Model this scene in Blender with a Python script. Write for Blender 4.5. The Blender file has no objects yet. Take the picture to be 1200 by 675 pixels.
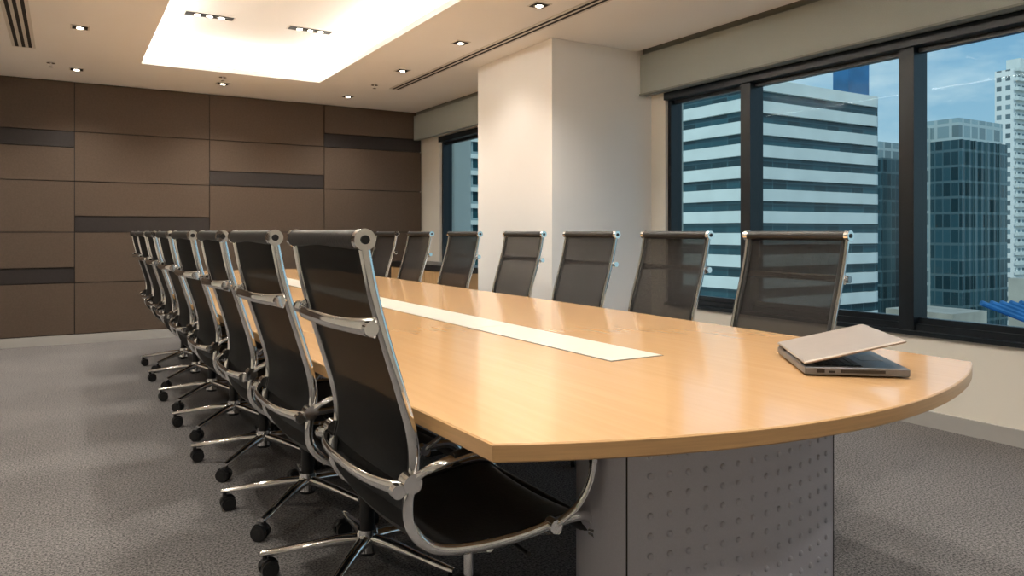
import bpy, math, random
from mathutils import Vector, Matrix
random.seed(4)
S=bpy.context.scene
try:
    S.view_settings.view_transform='Standard'
    S.view_settings.look='None'
except Exception as e: print(e)

# ---------------- materials ----------------
def mat(name, col, rough=.5, metal=0, noise=0, nscale=20, bump=0, spec=.5, coat=0, emit=None, estr=0, stretch=(1,1,1), col2=None, detail=4):
    m=bpy.data.materials.new(name); m.use_nodes=True
    nt=m.node_tree; N=nt.nodes; L=nt.links
    b=N['Principled BSDF']
    b.inputs['Base Color'].default_value=(*col,1)
    b.inputs['Roughness'].default_value=rough
    b.inputs['Metallic'].default_value=metal
    b.inputs['Specular IOR Level'].default_value=spec
    b.inputs['Coat Weight'].default_value=coat
    b.inputs['Coat Roughness'].default_value=.08
    if emit:
        b.inputs['Emission Color'].default_value=(*emit,1); b.inputs['Emission Strength'].default_value=estr
    tc=N.new('ShaderNodeTexCoord'); mp=N.new('ShaderNodeMapping'); mp.inputs['Scale'].default_value=stretch
    L.new(tc.outputs['Object'],mp.inputs['Vector'])
    nz=N.new('ShaderNodeTexNoise'); nz.inputs['Scale'].default_value=nscale; nz.inputs['Detail'].default_value=detail
    L.new(mp.outputs['Vector'],nz.inputs['Vector'])
    if noise or col2:
        r=N.new('ShaderNodeValToRGB')
        c2=col2 if col2 else tuple(max(0,c*(1-noise)) for c in col)
        c1=col if col2 else tuple(min(1,c*(1+noise)) for c in col)
        r.color_ramp.elements[0].position=.32; r.color_ramp.elements[1].position=.68
        r.color_ramp.elements[0].color=(*c2,1); r.color_ramp.elements[1].color=(*c1,1)
        L.new(nz.outputs['Fac'],r.inputs['Fac']); L.new(r.outputs['Color'],b.inputs['Base Color'])
    if bump:
        bp=N.new('ShaderNodeBump'); bp.inputs['Strength'].default_value=bump; bp.inputs['Distance'].default_value=.004
        L.new(nz.outputs['Fac'],bp.inputs['Height']); L.new(bp.outputs['Normal'],b.inputs['Normal'])
    return m

def grid_mat(name, glass, frame, ph, pv, wh, wv, rough=.2, off=0, spec=.5):
    m=bpy.data.materials.new(name); m.use_nodes=True
    nt=m.node_tree; N=nt.nodes; L=nt.links; b=N['Principled BSDF']
    tc=N.new('ShaderNodeTexCoord'); sp=N.new('ShaderNodeSeparateXYZ'); L.new(tc.outputs['Object'],sp.inputs[0])
    def M(op,a,bv=None):
        n=N.new('ShaderNodeMath'); n.operation=op
        for i,x in enumerate((a,bv)):
            if x is None: continue
            if isinstance(x,(int,float)): n.inputs[i].default_value=x
            else: L.new(x,n.inputs[i])
        return n.outputs[0]
    s=M('ADD',sp.outputs[0],sp.outputs[1]); s=M('ADD',s,1000)
    hx=M('LESS_THAN',M('FRACT',M('DIVIDE',s,ph)),wh)
    vz=M('LESS_THAN',M('FRACT',M('DIVIDE',M('ADD',sp.outputs[2],1000+off),pv)),wv)
    k=M('MAXIMUM',hx,vz)
    fx=M('FLOOR',M('DIVIDE',s,ph)); fz=M('FLOOR',M('DIVIDE',M('ADD',sp.outputs[2],1000+off),pv))
    cb=N.new('ShaderNodeCombineXYZ'); L.new(fx,cb.inputs[0]); L.new(fz,cb.inputs[1])
    wn=N.new('ShaderNodeTexWhiteNoise'); L.new(cb.outputs[0],wn.inputs['Vector'])
    mg=N.new('ShaderNodeMix'); mg.data_type='RGBA'; L.new(wn.outputs['Value'],mg.inputs[0])
    mg.inputs[6].default_value=(*[c*.55 for c in glass],1); mg.inputs[7].default_value=(*[c*1.5 for c in glass],1)
    mx=N.new('ShaderNodeMix'); mx.data_type='RGBA'; L.new(k,mx.inputs[0]); L.new(mg.outputs[2],mx.inputs[6]); mx.inputs[7].default_value=(*frame,1)
    L.new(mx.outputs[2],b.inputs['Base Color']); b.inputs['Roughness'].default_value=rough
    b.inputs['Specular IOR Level'].default_value=spec
    return m

M_wall=mat('wall_paint_cream',(.84,.80,.71),.7,noise=.015,nscale=3,bump=.05)
M_ceil=mat('ceiling_paint_white',(.88,.875,.86),.8,noise=.01,nscale=2)
M_col=mat('column_paint_white',(.90,.895,.88),.6,noise=.01,nscale=2)
M_panel=mat('fabric_panel_brown',(.098,.071,.052),.75,noise=.08,nscale=60,bump=.15,spec=.25)
M_stripe=mat('dark_brown_strip',(.020,.015,.014),.5,noise=.1,nscale=40)
M_gap=mat('shadow_gap',(.02,.016,.013),.8,noise=.05)
M_base=mat('baseboard_grey',(.40,.39,.37),.5,noise=.03,nscale=8)
M_pelmet=mat('roller_blind_fabric',(.33,.355,.325),.8,noise=.04,nscale=200,bump=.1)
M_pelmet2=mat('blind_pocket_shade_grey',(.20,.21,.19),.8,noise=.04,nscale=20)  # grey darkened to paint in the ceiling shadow line; lower rail shares it
M_frame=mat('window_frame_dark',(.008,.012,.016),.35,noise=.1,nscale=10)
M_chrome=mat('polished_aluminium',(.86,.86,.86),.09,metal=1,noise=.02,nscale=8)
M_blackp=mat('black_plastic',(.010,.010,.011),.35,noise=.1,nscale=30)
M_roll=mat('black_leather',(.012,.012,.012),.45,noise=.15,nscale=120,bump=.2)
M_edge=mat('maple_edge',(.60,.36,.16),.3,noise=.08,nscale=6,stretch=(1,1,30),coat=.3)
M_strip=mat('cable_tray_lid',(.70,.66,.58),.3,noise=.02,nscale=12,coat=.2)
M_steel=mat('pedestal_silver_paint',(.54,.54,.60),.38,metal=.15,noise=.04,nscale=300,bump=.03)
M_credw=mat('credenza_veneer',(.58,.36,.17),.35,noise=.1,nscale=5,stretch=(1,8,1))
M_credt=mat('credenza_top_black',(.02,.02,.02),.3,noise=.1)
M_silver=mat('laptop_silver',(.36,.31,.27),.40,metal=.3,noise=.02,nscale=40)
M_silver2=mat('laptop_deck_grey',(.17,.175,.19),.38,metal=.3,noise=.02,nscale=40)
M_key=mat('laptop_keys',(.02,.02,.022),.4,noise=.1)
M_screen=mat('laptop_screen',(.01,.01,.012),.1,noise=.05)
M_vent=mat('vent_frame_white',(.66,.64,.60),.5,noise=.02)
M_black=mat('vent_slot_black',(.012,.011,.010),.8,noise=.1)
M_lamp=mat('lamp_lens',(1,.9,.7),.3,emit=(1,.87,.68),estr=25,noise=.01)
M_cove=mat('cove_led',(1,.9,.7),.3,emit=(1,.955,.88),estr=33,noise=.01)
M_bwhite=mat('building_white_band',(.66,.70,.67),.7,noise=.06,nscale=.3)
M_bglass=grid_mat('building_dark_glass',(.014,.055,.07),(.05,.11,.13),3.0,3.0,.06,.05)
M_bB=grid_mat('glass_tower_facade',(.028,.070,.088),(.09,.15,.17),1.6,3.2,.12,.16)
M_bBtop=grid_mat('glass_tower_crown',(.22,.30,.32),(.44,.51,.51),3.0,3.0,.2,.2)
M_bC=grid_mat('white_tower_facade',(.16,.22,.24),(.80,.81,.78),2.6,3.0,.45,.5,rough=.6)
M_bD=grid_mat('grid_block_facade',(.02,.07,.085),(.28,.36,.37),3.4,3.4,.3,.3)
M_bE=mat('blue_tower_facade',(.03,.15,.33),.5,noise=.2,nscale=.2)
M_bF=mat('low_block_cream',(.45,.43,.37),.8,noise=.2,nscale=.2)
M_bG=mat('blue_canopy_steel',(.03,.14,.34),.4,noise=.2,nscale=.3)
M_road=mat('city_ground',(.16,.17,.16),.9,noise=.5,nscale=.05)

def carpet():
    m=mat('carpet_grey_taupe',(.2,.18,.16),.95,spec=.1)
    nt=m.node_tree;N=nt.nodes;L=nt.links;b=N['Principled BSDF']
    tc=N.new('ShaderNodeTexCoord')
    n1=N.new('ShaderNodeTexNoise');n1.inputs['Scale'].default_value=120;n1.inputs['Detail'].default_value=6;n1.inputs['Roughness'].default_value=.78
    n2=N.new('ShaderNodeTexNoise');n2.inputs['Scale'].default_value=2.2;n2.inputs['Detail'].default_value=3
    L.new(tc.outputs['Object'],n1.inputs[0]);L.new(tc.outputs['Object'],n2.inputs[0])
    r=N.new('ShaderNodeValToRGB');e=r.color_ramp.elements
    e[0].position=.40;e[0].color=(.046,.045,.046,1);e[1].position=.60;e[1].color=(.33,.312,.30,1)
    L.new(n1.outputs['Fac'],r.inputs['Fac'])
    mx=N.new('ShaderNodeMix');mx.data_type='RGBA';mx.blend_type='MULTIPLY';mx.inputs[0].default_value=.25
    L.new(r.outputs['Color'],mx.inputs[6]);L.new(n2.outputs['Fac'],mx.inputs[7]);L.new(mx.outputs[2],b.inputs['Base Color'])
    bp=N.new('ShaderNodeBump');bp.inputs['Strength'].default_value=.4;bp.inputs['Distance'].default_value=.005
    L.new(n1.outputs['Fac'],bp.inputs['Height']);L.new(bp.outputs['Normal'],b.inputs['Normal'])
    return m
M_carpet=carpet()
def wood():
    m=mat('maple_veneer',(.6,.35,.15),.2,coat=.5,spec=.5)
    nt=m.node_tree;N=nt.nodes;L=nt.links;b=N['Principled BSDF']
    b.inputs['Coat Roughness'].default_value=.10
    tc=N.new('ShaderNodeTexCoord');mp=N.new('ShaderNodeMapping');mp.inputs['Scale'].default_value=(22,.9,1)
    L.new(tc.outputs['Object'],mp.inputs[0])
    n1=N.new('ShaderNodeTexNoise');n1.inputs['Scale'].default_value=2.2;n1.inputs['Detail'].default_value=7;n1.inputs['Distortion'].default_value=.3
    L.new(mp.outputs[0],n1.inputs[0])
    r=N.new('ShaderNodeValToRGB');e=r.color_ramp.elements
    e[0].position=.3;e[0].color=(.63,.375,.175,1);e[1].position=.7;e[1].color=(.68,.415,.20,1)
    L.new(n1.outputs['Fac'],r.inputs['Fac']);L.new(r.outputs['Color'],b.inputs['Base Color'])
    return m
M_wood=wood()
def meshfab(name,col,op):
    m=mat(name,col,.7,noise=.15,nscale=300,bump=.1,spec=.2)
    nt=m.node_tree;N=nt.nodes;L=nt.links;b=N['Principled BSDF']
    t=N.new('ShaderNodeBsdfTransparent');t.inputs[0].default_value=(.9,.85,.78,1)
    mx=N.new('ShaderNodeMixShader');mx.inputs[0].default_value=op
    L.new(t.outputs[0],mx.inputs[1]);L.new(b.outputs[0],mx.inputs[2]);L.new(mx.outputs[0],N['Material Output'].inputs[0])
    return m
M_meshL=meshfab('chair_mesh_black_shaded',(.010,.010,.010),.97)  # left row: black mesh with its dim lighting put into colour and opacity
M_meshR=meshfab('chair_mesh_black_backlit',(.020,.018,.017),.89)  # same mesh for the right row, paler and thinner to paint in backlight
def glass():
    m=bpy.data.materials.new('window_glass_tinted');m.use_nodes=True
    nt=m.node_tree;N=nt.nodes;L=nt.links
    t=N.new('ShaderNodeBsdfTransparent');t.inputs[0].default_value=(.80,.89,.90,1)
    g=N.new('ShaderNodeBsdfGlossy');g.inputs['Roughness'].default_value=.02
    mx=N.new('ShaderNodeMixShader');mx.inputs[0].default_value=.005
    L.new(t.outputs[0],mx.inputs[1]);L.new(g.outputs[0],mx.inputs[2]);L.new(mx.outputs[0],N['Material Output'].inputs[0])
    return m
M_glass=glass()

# ---------------- mesh builder ----------------
class MB:
    def __init__(s): s.v=[];s.f=[];s.m=[];s.mats=[]
    def mi(s,mt):
        if mt not in s.mats: s.mats.append(mt)
        return s.mats.index(mt)
    def add(s,vs,fs,mt):
        o=len(s.v); s.v+= [tuple(p) for p in vs]; i=s.mi(mt)
        for f in fs: s.f.append(tuple(o+k for k in f)); s.m.append(i)
    def box(s,x0,x1,y0,y1,z0,z1,mt,M=None):
        vs=[Vector(p) for p in((x0,y0,z0),(x1,y0,z0),(x1,y1,z0),(x0,y1,z0),(x0,y0,z1),(x1,y0,z1),(x1,y1,z1),(x0,y1,z1))]
        if M: vs=[M@p for p in vs]
        s.add(vs,[(3,2,1,0),(4,5,6,7),(0,1,5,4),(1,2,6,5),(2,3,7,6),(3,0,4,7)],mt)
    def sweep(s,pts,a,b,ref,mt,seg=12,caps=True):
        pts=[Vector(p) for p in pts]; n=len(pts); ref=Vector(ref); vs=[]
        for i,p in enumerate(pts):
            T=(pts[min(i+1,n-1)]-pts[max(i-1,0)]).normalized()
            Nn=(ref-ref.dot(T)*T).normalized(); B=T.cross(Nn)
            aa=a[i] if isinstance(a,(list,tuple)) else a; bb=b[i] if isinstance(b,(list,tuple)) else b
            for k in range(seg):
                t=2*math.pi*k/seg; vs.append(p+Nn*aa*math.cos(t)+B*bb*math.sin(t))
        fs=[]
        for i in range(n-1):
            for k in range(seg):
                k2=(k+1)%seg; fs.append((i*seg+k,i*seg+k2,(i+1)*seg+k2,(i+1)*seg+k))
        if caps: fs.append(tuple(range(seg))[::-1]); fs.append(tuple((n-1)*seg+k for k in range(seg)))
        s.add(vs,fs,mt)
    def cyl(s,p0,p1,r0,mt,r1=None,seg=20):
        d=(Vector(p1)-Vector(p0)).normalized(); ref=(1,0,0) if abs(d.x)<.8 else (0,1,0)
        r1=r0 if r1 is None else r1
        s.sweep([p0,p1],[r0,r1],[r0,r1],ref,mt,seg)
    def prism(s,outline,z0,z1,mt,mts=None,bev=0):
        n=len(outline); P=[Vector((x,y,0)) for x,y in outline]
        area=sum(P[i].x*P[(i+1)%n].y-P[(i+1)%n].x*P[i].y for i in range(n))
        if area<0: P=P[::-1]
        def inset(d):
            out=[]
            for i in range(n):
                e1=(P[i]-P[i-1]).normalized(); e2=(P[(i+1)%n]-P[i]).normalized()
                n1=Vector((-e1.y,e1.x,0)); n2=Vector((-e2.y,e2.x,0)); m_=(n1+n2); 
                m_=m_/(max(.3,m_.dot(n1))); out.append(P[i]+m_*d)
            return out
        rings=[(inset(bev),z0),(P,z0+bev),(P,z1-bev),(inset(bev),z1)] if bev else [(P,z0),(P,z1)]
        vs=[];
        for R,z in rings: vs+=[(p.x,p.y,z) for p in R]
        k=len(rings); side=[]
        for j in range(k-1):
            for i in range(n):
                i2=(i+1)%n; side.append((j*n+i,j*n+i2,(j+1)*n+i2,(j+1)*n+i))
        s.add(vs,side,mts or mt)
        o=len(s.v)-len(vs); a=s.mi(mt)
        s.f.append(tuple(o+(k-1)*n+i for i in range(n))); s.m.append(a)
        s.f.append(tuple(o+i for i in range(n))[::-1]); s.m.append(s.mi(mts or mt))
    def mesh(s,name,smooth=35):
        me=bpy.data.meshes.new(name); me.from_pydata(s.v,[],s.f)
        for mt in s.mats: me.materials.append(mt)
        for p,i in zip(me.polygons,s.m): p.material_index=i; p.use_smooth=bool(smooth)
        me.update()
        if smooth: me.set_sharp_from_angle(angle=math.radians(smooth))
        return me
    def obj(s,name,smooth=35,parent=None):
        o=bpy.data.objects.new(name,s.mesh(name,smooth)); S.collection.objects.link(o)
        if parent: o.parent=parent
        return o
def cr(pts,k=6):
    P=[Vector(p) for p in pts]; out=[]
    Q=[P[0]*2-P[1]]+P+[P[-1]*2-P[-2]]
    for i in range(1,len(Q)-2):
        a,b,c,d=Q[i-1:i+3]
        for j in range(k):
            t=j/k; out.append(.5*((2*b)+(c-a)*t+(2*a-5*b+4*c-d)*t*t+(3*b-a-3*c+d)*t**3))
    out.append(P[-1]); return out
def empty(name,loc=(0,0,0)):
    o=bpy.data.objects.new(name,None); o.location=loc; S.collection.objects.link(o); return o

# ---------------- room ----------------
XL,XR,YB,YF,ZC=-2.2,4.26,-1.8,8.65,2.63
XR2=3.90; CX=1.467
b=MB(); b.box(XL-.2,XR+.35,YB-.2,YF+.3,-.12,0,M_carpet); b.obj('floor',0)
ox0,ox1,oy0,oy1=.59,2.21,.5,7.38; cv=.17; zt=2.86
b=MB()
b.box(XL-.2,ox0,YB-.2,YF+.3,ZC,ZC+.05,M_ceil)
b.box(ox1,4.09,YB-.2,YF+.3,ZC,ZC+.05,M_ceil)
b.box(ox0,ox1,YB-.2,oy0,ZC,ZC+.05,M_ceil)
b.box(ox0,ox1,oy1,YF+.3,ZC,ZC+.05,M_ceil)
b.box(XL-.2,XR+.4,YB-.2,YF+.3,zt,zt+.1,M_ceil)
b.box(ox0-cv-.05,ox0-cv,oy0-cv,oy1+cv,ZC+.05,zt,M_ceil)
b.box(ox1+cv,ox1+cv+.05,oy0-cv,oy1+cv,ZC+.05,zt,M_ceil)
b.box(ox0-cv,ox1+cv,oy0-cv-.05,oy0-cv,ZC+.05,zt,M_ceil)
b.box(ox0-cv,ox1+cv,oy1+cv,oy1+cv+.05,ZC+.05,zt,M_ceil)
b.obj('ceiling',0)
b=MB(); z0=ZC+.055
b.box(ox0-.12,ox0-.07,oy0-.1,oy1+.1,z0,z0+.02,M_cove); b.box(ox1+.07,ox1+.12,oy0-.1,oy1+.1,z0,z0+.02,M_cove)
b.box(ox0-.07,ox1+.07,oy1+.07,oy1+.12,z0,z0+.02,M_cove); b.box(ox0-.07,ox1+.07,oy0-.12,oy0-.07,z0,z0+.02,M_cove)
b.obj('cove_light_strip',0)
b=MB(); b.box(XL-.2,XL,YB-.2,YF+.3,0,zt,M_wall); b.obj('wall_left',0)
b=MB(); b.box(XL,XR+.2,YB-.2,YB,0,zt,M_wall); b.obj('wall_front',0)
b=MB(); b.box(XL,XR+.35,YF,YF+.3,0,zt,M_wall); b.obj('wall_back',0)
zs,zh=.53,2.27
wy0=-1.1; wy1=4.57
b=MB()
b.box(XR,XR+.2,YB,4.74,0,zs,M_wall); b.box(XR,XR+.2,YB,4.74,zh,zt,M_wall)
b.box(XR,XR+.2,wy1,4.74,zs,zh,M_wall); b.box(XR,XR+.2,YB,wy0,zs,zh,M_wall)
fy0,fy1=6.1,8.12
b.box(XR2,XR2+.2,5.94,YF,0,.6,M_wall); b.box(XR2,XR2+.2,5.94,YF,zh,zt,M_wall)
b.box(XR2,XR2+.2,fy1,YF,.6,zh,M_wall); b.box(XR2,XR2+.2,5.94,fy0,.6,zh,M_wall)
b.obj('wall_right',0)
b=MB(); b.box(3.24,XR+.25,4.74,5.94,0,ZC-.001,M_col); b.box(4.095,XR+.25,4.74,5.94,ZC-.001,zt,M_col); b.obj('column',0)
b=MB(); b.box(XR-.015,XR,YB,4.74,0,.09,M_base); b.box(XR2-.015,XR2,5.94,YF-.03,0,.09,M_base); b.obj('baseboard_right',0)
b=MB(); b.box(3.225,3.24,4.725,5.94,0,.09,M_base); b.box(3.225,4.24,4.725,4.74,0,.09,M_base); b.obj('baseboard_column',0)
b=MB(); b.box(XL+.015,XR2-.02,YF-.045,YF,0,.09,M_base); b.obj('baseboard_back',0)
b=MB(); b.box(XL,XL+.015,YB,YF-.05,0,.09,M_base); b.obj('baseboard_left',0)
b=MB(); b.box(XL+.02,XR2-.03,YF-.012,YF-.001,.09,ZC,M_gap)
rows=[.095,.61,1.12,1.63,2.13,2.628]; seams=[-3.0,-1.18,.09,1.36,2.63,3.88]
stripes={0:[(1.12,1.28)],1:[(1.97,2.13),(.61,.765)],2:[(1.12,1.28)],3:[(1.63,1.79)],4:[(2.13,2.29)]}
g=.004
for c in range(5):
    xa=max(seams[c],XL+.03)+g; xb=seams[c+1]-g
    for r in range(5):
        za,zb=rows[r]+g,rows[r+1]-g
        for (s0,s1) in stripes[c]:
            if s0>=rows[r]-.01 and s1<=rows[r+1]+.01:
                b.box(xa,xb,YF-.028,YF-.012,s0+g,s1-g,M_stripe)
                if abs(s0-rows[r])<.02: za=s1+g
                else: zb=s0-g
        b.box(xa,xb,YF-.035,YF-.012,za,zb,M_panel)
b.obj('wall_panel_cladding',0)

def window(name,x,ya,yb,z0,z1,mull):
    root=empty(name)
    b=MB(); d0,d1=x+.03,x+.15
    b.box(d0,d1,ya,yb,z0,z0+.05,M_frame); b.box(d0-.05,d1,ya,yb,z1-.06,z1,M_frame)
    b.box(d0,d1,ya,ya+.035,z0,z1,M_frame); b.box(d0,d1,yb-.035,yb,z0,z1,M_frame)
    for y in mull:
        b.box(d0-.02,d1,y-.045,y+.045,z0,z1,M_frame)
    ys=[ya]+list(mull)+[yb]
    for i in range(len(ys)-1):
        a,c=ys[i]+.045,ys[i+1]-.045
        b.box(d0+.03,d0+.07,a,c,z0+.05,z0+.085,M_frame)
        b.box(d0+.03,d0+.07,a,c,z1-.09,z1-.06,M_frame)
    b.box(x-.02,x+.05,ya,yb,z0-.012,z0+.012,M_frame)
    b.obj('frame',0,root)
    b=MB(); b.box(x+.10,x+.106,ya+.02,yb-.02,z0+.03,z1-.05,M_glass); b.obj('glass_pane',0,root)
window('window_1',XR,wy0,wy1,zs,zh,[0.11,1.32,2.53,3.74])
window('window_2',XR2,fy0,fy1,.6,zh,[7.1])
b=MB(); b.box(4.13,4.19,YB,4.735,2.275,2.60,M_pelmet); b.box(4.165,4.2,YB,4.735,2.60,2.76,M_pelmet2); b.box(4.12,4.2,YB,4.735,2.262,2.275,M_pelmet2)
b.obj('roller_blind',0)
b=MB(); b.box(3.77,3.83,5.95,YF-.05,2.275,2.58,M_pelmet); b.box(3.80,3.84,5.95,YF-.05,2.58,2.63,M_pelmet2)
b.obj('roller_blind',0)
b=MB(); b.box(4.09,4.10,YB,4.735,ZC-.0,ZC+.2,M_ceil); b.obj('trim_1',0)

WARM=(1,.93,.835)
def downlight(x,y,z,en,n=1):
    b=MB(); w=.05*n+.03*(n>1)
    b.box(-w-.012,w+.012,-.062,.062,-.004,0,M_vent)
    b.box(-w,w,-.05,.05,-.0055,-.004,M_black)
    for i in range(n):
        cx=(i-(n-1)/2)*.09
        b.cyl((cx,0,-.009),(cx,0,-.0055),.034,M_chrome,seg=20)
        b.cyl((cx,0,-.011),(cx,0,-.009),.022,M_lamp,seg=20)
    o=b.obj('downlight',30); o.location=(x,y,z)
    if en:
        l=bpy.data.lights.new('spot','SPOT'); l.energy=en; l.color=WARM; l.spot_size=math.radians(130); l.spot_blend=.9; l.shadow_soft_size=.05
        lo=bpy.data.objects.new('lamp',l); lo.parent=o; lo.location=(0,0,-.02); S.collection.objects.link(lo)
for y in (-.3,1.3,2.9,4.6,6.3): downlight(.1,y,ZC,72)
downlight(.1,7.94,ZC,90)
for y in (-.3,1.3,2.9,4.1,6.42,7.97): downlight(2.7,y,ZC,72)
downlight(2.7,5.24,ZC,40)
for x in (1.38,-1.17): downlight(x,7.94,ZC,90)
for y in (1.0,3.0,5.5): downlight(-1.17,y,ZC,45)
for x in (1.0,1.81):
    for y in (1.5,3.9,6.33): downlight(x,y,zt,85,3)
def vent(x0,x1,y0,y1,ns):
    b=MB(); b.box(x0,x1,y0,y1,ZC-.006,ZC,M_vent)
    w=(x1-x0)/(ns*2+1)
    for i in range(ns):
        a=x0+w*(2*i+1); b.box(a,a+w,y0+.02,y1-.02,ZC-.0075,ZC-.006,M_black)
    b.obj('air_diffuser',0)
vent(2.92,3.04,-1.2,7.3,2); vent(-.36,-.2,-.5,7.2,3)
for (x,y) in ((1.32,7.6),(-.1,7.75),(2.72,7.2)):
    b=MB(); b.cyl((0,0,-.006),(0,0,0),.035,M_chrome); b.cyl((0,0,-.035),(0,0,-.006),.010,M_chrome); b.cyl((0,0,-.038),(0,0,-.035),.018,M_chrome)
    o=b.obj('fire_sprinkler'); o.location=(x,y,ZC)

# ---------------- table ----------------
ya,yb=1.15,7.55; ym=(ya+yb)/2; zt0,zt1=.705,.74
def hw(y): return .81+.045*(1-((y-ym)/((yb-ya)/2))**2)
out=[]
K=40
for i in range(K+1):
    y=ya+(yb-ya)*i/K; out.append((CX+hw(y),y))
for i in range(1,K):
    t=1-2*i/K; out.append((CX+.81*t, yb+.21*(1-t*t)))
for i in range(K+1):
    y=yb-(yb-ya)*i/K; out.append((CX-hw(y),y))
for i in range(1,K):
    t=-1+2*i/K; out.append((CX+.81*t, ya-.21*(1-t*t)))
table=empty('conference_table')
b=MB(); b.prism(out,zt0,zt1,M_wood,M_edge,bev=.003); b.obj('table_top',20,table)
b=MB(); sx0,sx1=1.375,1.575
b.box(sx0-.004,sx1+.004,1.70,6.95,zt1-.001,zt1+.0006,M_gap)
for i in range(6):
    y0=1.704+i*.8745; b.box(sx0,sx1,y0,y0+.871,zt1-.001,zt1+.002,M_strip)
b.obj('cable_tray_lid',0,table)
def leg(yc,sgn):
    X0,X1,th,sag,r=1.065,1.87,.17,.07,.05
    H=(X1-X0)/2
    def arc(x): 
        t=(x-CX)/H; return sag*(1-t*t)
    o=[]
    n=24
    for i in range(n+1):
        x=X0+r*.5+(X1-X0-r)*i/n; o.append((x,-arc(x)))
    for i in range(1,8):
        a=-math.pi/2+math.pi*i/8; o.append((X1-r*.5+math.cos(a)*.028, th/2+math.sin(a)*th/2))
    for i in range(n+1):
        x=X1-r*.5-(X1-X0-r)*i/n; o.append((x,th))
    for i in range(1,8):
        a=math.pi/2+math.pi*i/8; o.append((X0+r*.5+math.cos(a)*.028, th/2+math.sin(a)*th/2))
    o=[(x,yc+sgn*y) for x,y in o]
    b=MB(); b.prism(o,.03,zt0-.0005,M_steel)
    o2=[(CX+(x-CX)*.97,yc+sgn*th/2+(y-yc-sgn*th/2)*.9) for x,y in o]
    b.prism(o2,0,.03,M_black)
    for x in (X0+.029,X1-.029):
        y=-arc(x); b.box(x-.0015,x+.0015,yc+sgn*(y)-.0015,yc+sgn*(y)+.0015,.03,zt0-.001,M_gap)
    nx=14
    for i in range(nx):
        x=X0+.085+(X1-X0-.17)*i/(nx-1)
        sl=2*sag*((x-CX)/H)/H
        nrm=Vector((sl*1.0,-1,0)).normalized(); nrm=Vector((nrm.x,nrm.y*sgn,0))
        for j in range(13):
            z=.10+j*.046
            c=Vector((x,yc+sgn*(-arc(x)),z))
            b.sweep([c-nrm*.001,c+nrm*.0035,c+nrm*.006],[.0082,.0066,.0025],[.0082,.0066,.0025],(0,0,1),M_steel,seg=12)
    b.obj('pedestal_leg',35,table)
leg(1.31,1); leg(3.41,1); leg(5.04,-1); leg(7.45,-1)

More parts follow.
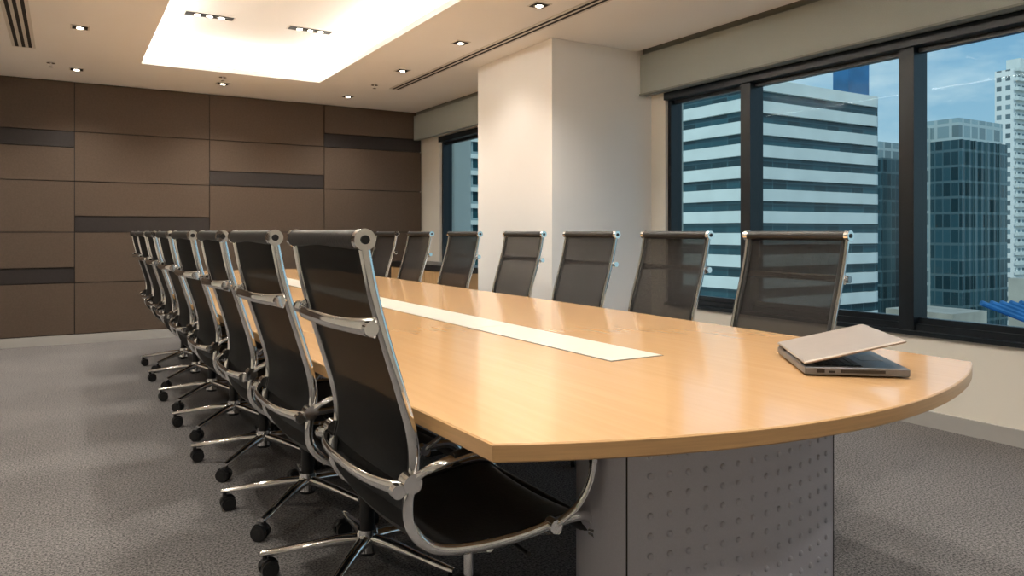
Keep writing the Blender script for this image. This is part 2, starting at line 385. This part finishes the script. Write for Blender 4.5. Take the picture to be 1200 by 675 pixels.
# ---------------- chair ----------------
def build_chair(M_mesh,base_ang=155):
    b=MB()
    prof=[(-.365,1.10),(-.345,1.0),(-.318,.90),(-.287,.80),(-.262,.71),(-.256,.64),(-.268,.57),(-.262,.515),(-.215,.465),(-.13,.445),(0,.443),(.10,.455),(.17,.455),(.205,.435),(.215,.41)]
    P=cr([(x,0,z) for x,z in prof],5); n=len(P)
    W=.245
    for s in (-1,1):
        b.sweep([p+Vector((0,s*W,0)) for p in P],.008,.012,(0,1,0),M_chrome,seg=12)
    cols=11; th=.005; vs=[]
    for side in (1,-1):
        for i,p in enumerate(P):
            T=(P[min(i+1,n-1)]-P[max(i-1,0)]).normalized(); Nn=Vector((T.z,0,-T.x))
            if Nn.x>0 and i<n*.4: Nn=-Nn
            if i>=n*.4 and Nn.z>0: Nn=-Nn
            for k in range(cols):
                y=-W+.008+(2*W-.016)*k/(cols-1); q=1-(y/W)**2
                vs.append(p+Vector((0,y,0))+Nn*(.014*q+side*th/2))
    fs=[]
    def id(s,i,k): return s*n*cols+i*cols+k
    for s in (0,1):
        for i in range(n-1):
            for k in range(cols-1):
                f=(id(s,i,k),id(s,i,k+1),id(s,i+1,k+1),id(s,i+1,k)); fs.append(f if s==0 else f[::-1])
    seat=[f for f in fs if (f[0]%(n*cols))//cols>int(n*.50)]
    back=[f for f in fs if (f[0]%(n*cols))//cols<=int(n*.50) and f[0]<n*cols]
    b.add(vs,back,M_mesh); b.add(vs,seat,M_roll)
    for s in (-1,1):
        b.sweep([p+Vector((0,s*(W-.018),0)) for p in P],.008,.006,(0,1,0),M_roll,seg=6)
    for (x,z) in ((-.366,1.105),(.214,.412)):
        b.cyl((x,-W+.004,z),(x,W-.004,z),.020,M_roll,seg=20)
        for s in (-1,1):
            b.cyl((x,s*(W-.006),z),(x,s*(W+.014),z),.022,M_chrome,seg=24)
            b.cyl((x,s*(W+.014),z),(x,s*(W+.017),z),.009,M_blackp,seg=16)
    def stretcher(x,z,bow,h,sw):
        pts=[];A=[];B=[]
        for i in range(25):
            t=-1+2*i/24; q=1-abs(t)**3
            pts.append((x-bow*q,t*(W+.004),z)); e=abs(t)**6
            A.append(h*(1+.5*e)); B.append(sw)
        b.sweep(pts,A,B,(0,0,1),M_chrome,seg=12)
        for s in (-1,1): b.cyl((x-.012,s*(W+.0),z),(x-.012,s*(W+.018),z),.015,M_chrome,seg=16)
    stretcher(-.342,.93,.045,.014,.007)
    stretcher(-.285,.60,.045,.011,.007)
    for x in (-.08,.10):
        b.sweep(cr([(x,-W,.44),(x,-.15,.405),(x,0,.395),(x,.15,.405),(x,W,.44)],5),.014,.012,(0,0,1),M_chrome,seg=10)
    b.box(-.12,.13,-.055,.055,.365,.40,M_blackp); b.box(-.10,.11,-.035,.035,.345,.365,M_blackp)
    b.cyl((.05,0,.38),(.05,-.2,.375),.006,M_blackp)
    for s in (-1,1):
        pts=cr([(-.262,s*.252,.615),(-.245,s*.272,.635),(-.20,s*.287,.655),(-.10,s*.292,.668),(.02,s*.292,.668),(.115,s*.292,.655),(.165,s*.290,.61),(.163,s*.285,.55),(.135,s*.275,.495),(.10,s*.262,.465),(.085,s*.252,.452)],5)
        m=len(pts); Bw=[.015 if 6<i<m*.62 else .010 for i in range(m)]
        b.sweep(pts,Bw,.008,(0,1,0),M_chrome,seg=12)
        b.sweep(cr([(-.19,s*.287,.663),(-.10,s*.292,.676),(.02,s*.292,.676),(.10,s*.292,.666)],4),.015,.006,(0,1,0),M_roll,seg=10)
        b.cyl((-.268,s*.235,.612),(-.268,s*.268,.612),.020,M_chrome,seg=18)
        b.cyl((.085,s*.235,.452),(.085,s*.264,.452),.016,M_chrome,seg=18)
    b.cyl((0,0,.20),(0,0,.36),.014,M_chrome); b.cyl((0,0,.10),(0,0,.25),.025,M_blackp); b.cyl((0,0,.235),(0,0,.255),.030,M_blackp)
    b.cyl((0,0,.075),(0,0,.145),.040,M_chrome,r1=.033); b.cyl((0,0,.062),(0,0,.08),.03,M_blackp)
    for k in range(5):
        a=math.radians(base_ang+72*k); d=Vector((math.cos(a),math.sin(a),0)); pr=Vector((-d.y,d.x,0))
        pts=[d*.02+Vector((0,0,.112)),d*.10+Vector((0,0,.108)),d*.20+Vector((0,0,.095)),d*.31+Vector((0,0,.080)),d*.34+Vector((0,0,.077))]
        b.sweep(pts,[.022,.020,.017,.014,.011],[.020,.017,.013,.010,.008],pr,M_chrome,seg=12)
        c=d*.327; b.cyl(c+Vector((0,0,.05)),c+Vector((0,0,.078)),.008,M_blackp)
        off=Matrix.Rotation(k*1.1+.5,3,'Z')@d; ax=Vector((-off.y,off.x,0)); cc=c-off*.012+Vector((0,0,.0285))
        for s in (-1,1):
            b.cyl(cc+ax*s*.006,cc+ax*s*.024,.028,M_blackp,seg=20); b.cyl(cc+ax*s*.0235,cc+ax*s*.026,.017,M_roll,seg=16)
        b.sweep([cc+off*(.03*math.cos(t))+Vector((0,0,.03*math.sin(t)+.002)) for t in [math.pi*i/8 for i in range(1,8)]],.012,.003,ax,M_blackp,seg=8)
    return b.mesh('office_chair',38)
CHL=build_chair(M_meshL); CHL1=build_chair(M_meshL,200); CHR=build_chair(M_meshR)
def chair(x,y,rot,me):
    o=bpy.data.objects.new('office_chair',me); o.location=(x,y,0); o.rotation_euler=(0,0,math.radians(rot)); S.collection.objects.link(o)
for i,y in enumerate((1.64,2.33,3.0,3.75,4.5,5.25,6.0,6.75)):
    ex_=CX-max(hw(y-.25),hw(y+.25),hw(y))
    chair(ex_+.230,y,[0,1,-1,1,0,-1,1,0][i],CHL if i else CHL1)
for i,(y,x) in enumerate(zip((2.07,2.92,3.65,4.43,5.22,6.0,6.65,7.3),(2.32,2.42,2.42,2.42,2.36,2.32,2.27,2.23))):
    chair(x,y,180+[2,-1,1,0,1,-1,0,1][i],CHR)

b=MB(); b.box(3.47,3.87,6.6,8.58,.06,.70,M_credw); b.box(3.50,3.86,6.63,8.55,0,.06,M_black); b.box(3.45,3.875,6.58,8.59,.70,.76,M_credt)
for y in (6.6+.495*k for k in range(4)): b.box(3.455,3.47,y+.006,y+.489,.075,.69,M_credw)
b.obj('credenza',0)

# ---------------- laptop ----------------
lap=empty('laptop',(1.672,1.265,zt1+.001)); lap.rotation_euler=(0,0,math.radians(-40))
D,Wd=.26,.35
b=MB(); b.prism([(0,0),(D,0),(D,Wd),(0,Wd)],.003,.024,M_silver2,M_silver2,bev=.003)
b.box(.035,.15,.02,Wd-.02,.024,.0248,M_key)
for r in range(6):
    for c in range(15):
        x=.037+r*.0188; y=.024+c*.0203; b.box(x,x+.016,y,y+.0175,.0248,.027,M_key)
b.box(.175,.235,.12,.22,.024,.0246,M_silver)
for (x,y) in ((.02,.02),(.24,.02),(.02,.33),(.24,.33)): b.cyl((x,y,0),(x,y,.004),.007,M_blackp,seg=12)
b.box(.03,.05,-.0005,.001,.009,.018,M_blackp); b.box(.06,.075,-.0005,.001,.009,.015,M_blackp); b.box(.09,.20,-.0005,.001,.010,.018,M_blackp)
b.obj('base',0,lap)
b=MB(); b.prism([(0,0),(D,0),(D,Wd),(0,Wd)],0,.008,M_silver,M_silver,bev=.003); b.box(.015,D-.012,.012,Wd-.012,-.0008,.0002,M_screen)
b.cyl((0.004,.03,0),(0.004,.09,0),.006,M_blackp); b.cyl((0.004,.26,0),(0.004,.32,0),.006,M_blackp)
o=b.obj('lid',0,lap); o.location=(0.0,0,.029); o.rotation_euler=(0,math.radians(-14),0)

# ---------------- outside city ----------------
GZ=-45
def dirpt(px,t,y=None):
    r=(px-600)/865; return Vector(((.5188+.8549*r)*t,(.8549-.5188*r)*t))
b=MB(); b.box(25,900,-500,900,GZ-1,GZ,M_road); b.obj('city_ground',0)
ax,ay=78.8,69.2; ex=110; top=22
b=MB(); b.box(ax+.6,ex,ay+.6,115,GZ,top,M_bglass)
z=top-1.3
while z>GZ:
    b.box(ax,ex-1.5,ay,116,z,z+1.65,M_bwhite)
    b.sweep([(ex-1.5,ay+2.2,z),(ex-1.5,ay+2.2,z+1.65)],2.2,2.2,(1,0,0),M_bwhite,seg=24)
    z-=3.05
b.box(ax+4,ex-12,ay+5,105,top,top+2.0,M_bwhite); b.box(ax+9,ex-6,ay+12,100,top+2,top+3.5,M_bwhite)
b.obj('banded_office_building',30)
c=dirpt(1125,150)
b=MB(); b.box(c.x,c.x+19,c.y,c.y+9.5,GZ,20,M_bB); b.box(c.x+.5,c.x+18,c.y+.5,c.y+9,20,24.5,M_bBtop); b.box(c.x-1,c.x+8,c.y+6,c.y+12,-28,23,M_bBtop)
for i in range(7): b.box(c.x+2.5*i,c.x+2.5*i+.6,c.y-.4,c.y,GZ,20,M_bB)
b.obj('glass_office_tower',0)
b=MB(); c=dirpt(1052,170); b.box(c.x-6,c.x+22,c.y,c.y+26,GZ,18,M_bB); b.box(c.x-4,c.x+14,c.y+2,c.y+20,18,22,M_bBtop); b.obj('glass_office_tower',0)
c=dirpt(1186,230)
b=MB(); b.box(c.x,c.x+30,c.y-1,c.y+5,GZ,52,M_bC); b.box(c.x+5,c.x+20,c.y,c.y+4,52,56,M_bwhite)
z=GZ+3
while z<52: b.box(c.x-.7,c.x+6,c.y-2.2,c.y-1,z,z+1.1,M_bwhite); z+=3
b.obj('apartment_tower',0)
c=dirpt(985,260)
b=MB(); b.box(c.x,c.x+12,c.y-3,c.y+3,GZ,62,M_bE); b.obj('blue_glass_tower',0)
c=dirpt(545,150); b=MB(); b.box(c.x-26,c.x+20,c.y,c.y+20,GZ,34,M_bD)
z=GZ
while z<34: b.box(c.x-26.3,c.x+20,c.y-.5,c.y,z,z+.9,M_bwhite); z+=3.4
b.obj('grid_office_block',0)
b=MB()
c=dirpt(1205,120); b.box(c.x,c.x+12,c.y-2,c.y+3,GZ,-6.5,M_bF)
c=dirpt(1085,140); b.box(c.x,c.x+12,c.y-5,c.y+8,GZ,-14,M_bF)
c=dirpt(1240,260); b.box(c.x,c.x+60,c.y-30,c.y+20,GZ,2,M_bF)
b.obj('low_rise_block',0)
b=MB(); c=dirpt(1150,95)
for i in range(5):
    b.sweep([(c.x+i*1.2,c.y-i*.6,-8),(c.x+12+i*1.2,c.y-6-i*.6,-13)],.35,.35,(0,0,1),M_bG,seg=8)
b.box(c.x-3,c.x+22,c.y-14,c.y+4,GZ,-13,M_bG)
b.obj('blue_steel_canopy',0)

# ---------------- light ----------------
sun=bpy.data.lights.new('sun','SUN'); sun.energy=2.5; sun.angle=.01; sun.color=(1,.96,.88)
so=bpy.data.objects.new('sun',sun); so.rotation_euler=Vector((.62,.45,-.62)).to_track_quat('-Z','Y').to_euler(); S.collection.objects.link(so)
w=bpy.data.worlds.new('sky'); S.world=w; w.use_nodes=True
nt=w.node_tree;N=nt.nodes;L=nt.links; bg=N['Background']
tc=N.new('ShaderNodeTexCoord'); sp=N.new('ShaderNodeSeparateXYZ'); L.new(tc.outputs['Generated'],sp.inputs[0])
r=N.new('ShaderNodeValToRGB'); e=r.color_ramp.elements
e[0].position=0; e[0].color=(.52,.68,.75,1); e[1].position=.6; e[1].color=(.12,.29,.58,1)
x=e.new(.18); x.color=(.29,.50,.70,1)
L.new(sp.outputs[2],r.inputs['Fac'])
mp=N.new('ShaderNodeMapping'); mp.inputs['Scale'].default_value=(3,3,9); L.new(tc.outputs['Generated'],mp.inputs[0])
nz=N.new('ShaderNodeTexNoise'); nz.inputs['Scale'].default_value=1.6; nz.inputs['Detail'].default_value=8; nz.inputs['Roughness'].default_value=.6
L.new(mp.outputs[0],nz.inputs[0])
cr_=N.new('ShaderNodeValToRGB'); cr_.color_ramp.elements[0].position=.43; cr_.color_ramp.elements[1].position=.75
L.new(nz.outputs['Fac'],cr_.inputs['Fac'])
mx=N.new('ShaderNodeMix'); mx.data_type='RGBA'; L.new(cr_.outputs['Color'],mx.inputs[0]); L.new(r.outputs['Color'],mx.inputs[6]); mx.inputs[7].default_value=(.78,.86,.90,1)
L.new(mx.outputs[2],bg.inputs[0]); bg.inputs[1].default_value=1.12

cam=bpy.data.cameras.new('camera'); cam.sensor_width=36; cam.lens=865/1200*36; cam.shift_y=-65.5/1200; cam.clip_end=2000; cam.clip_start=.05
co=bpy.data.objects.new('camera',cam); co.location=(0,0,1.12); co.rotation_euler=(math.radians(90),0,math.radians(-31.25)); S.collection.objects.link(co)
S.camera=co
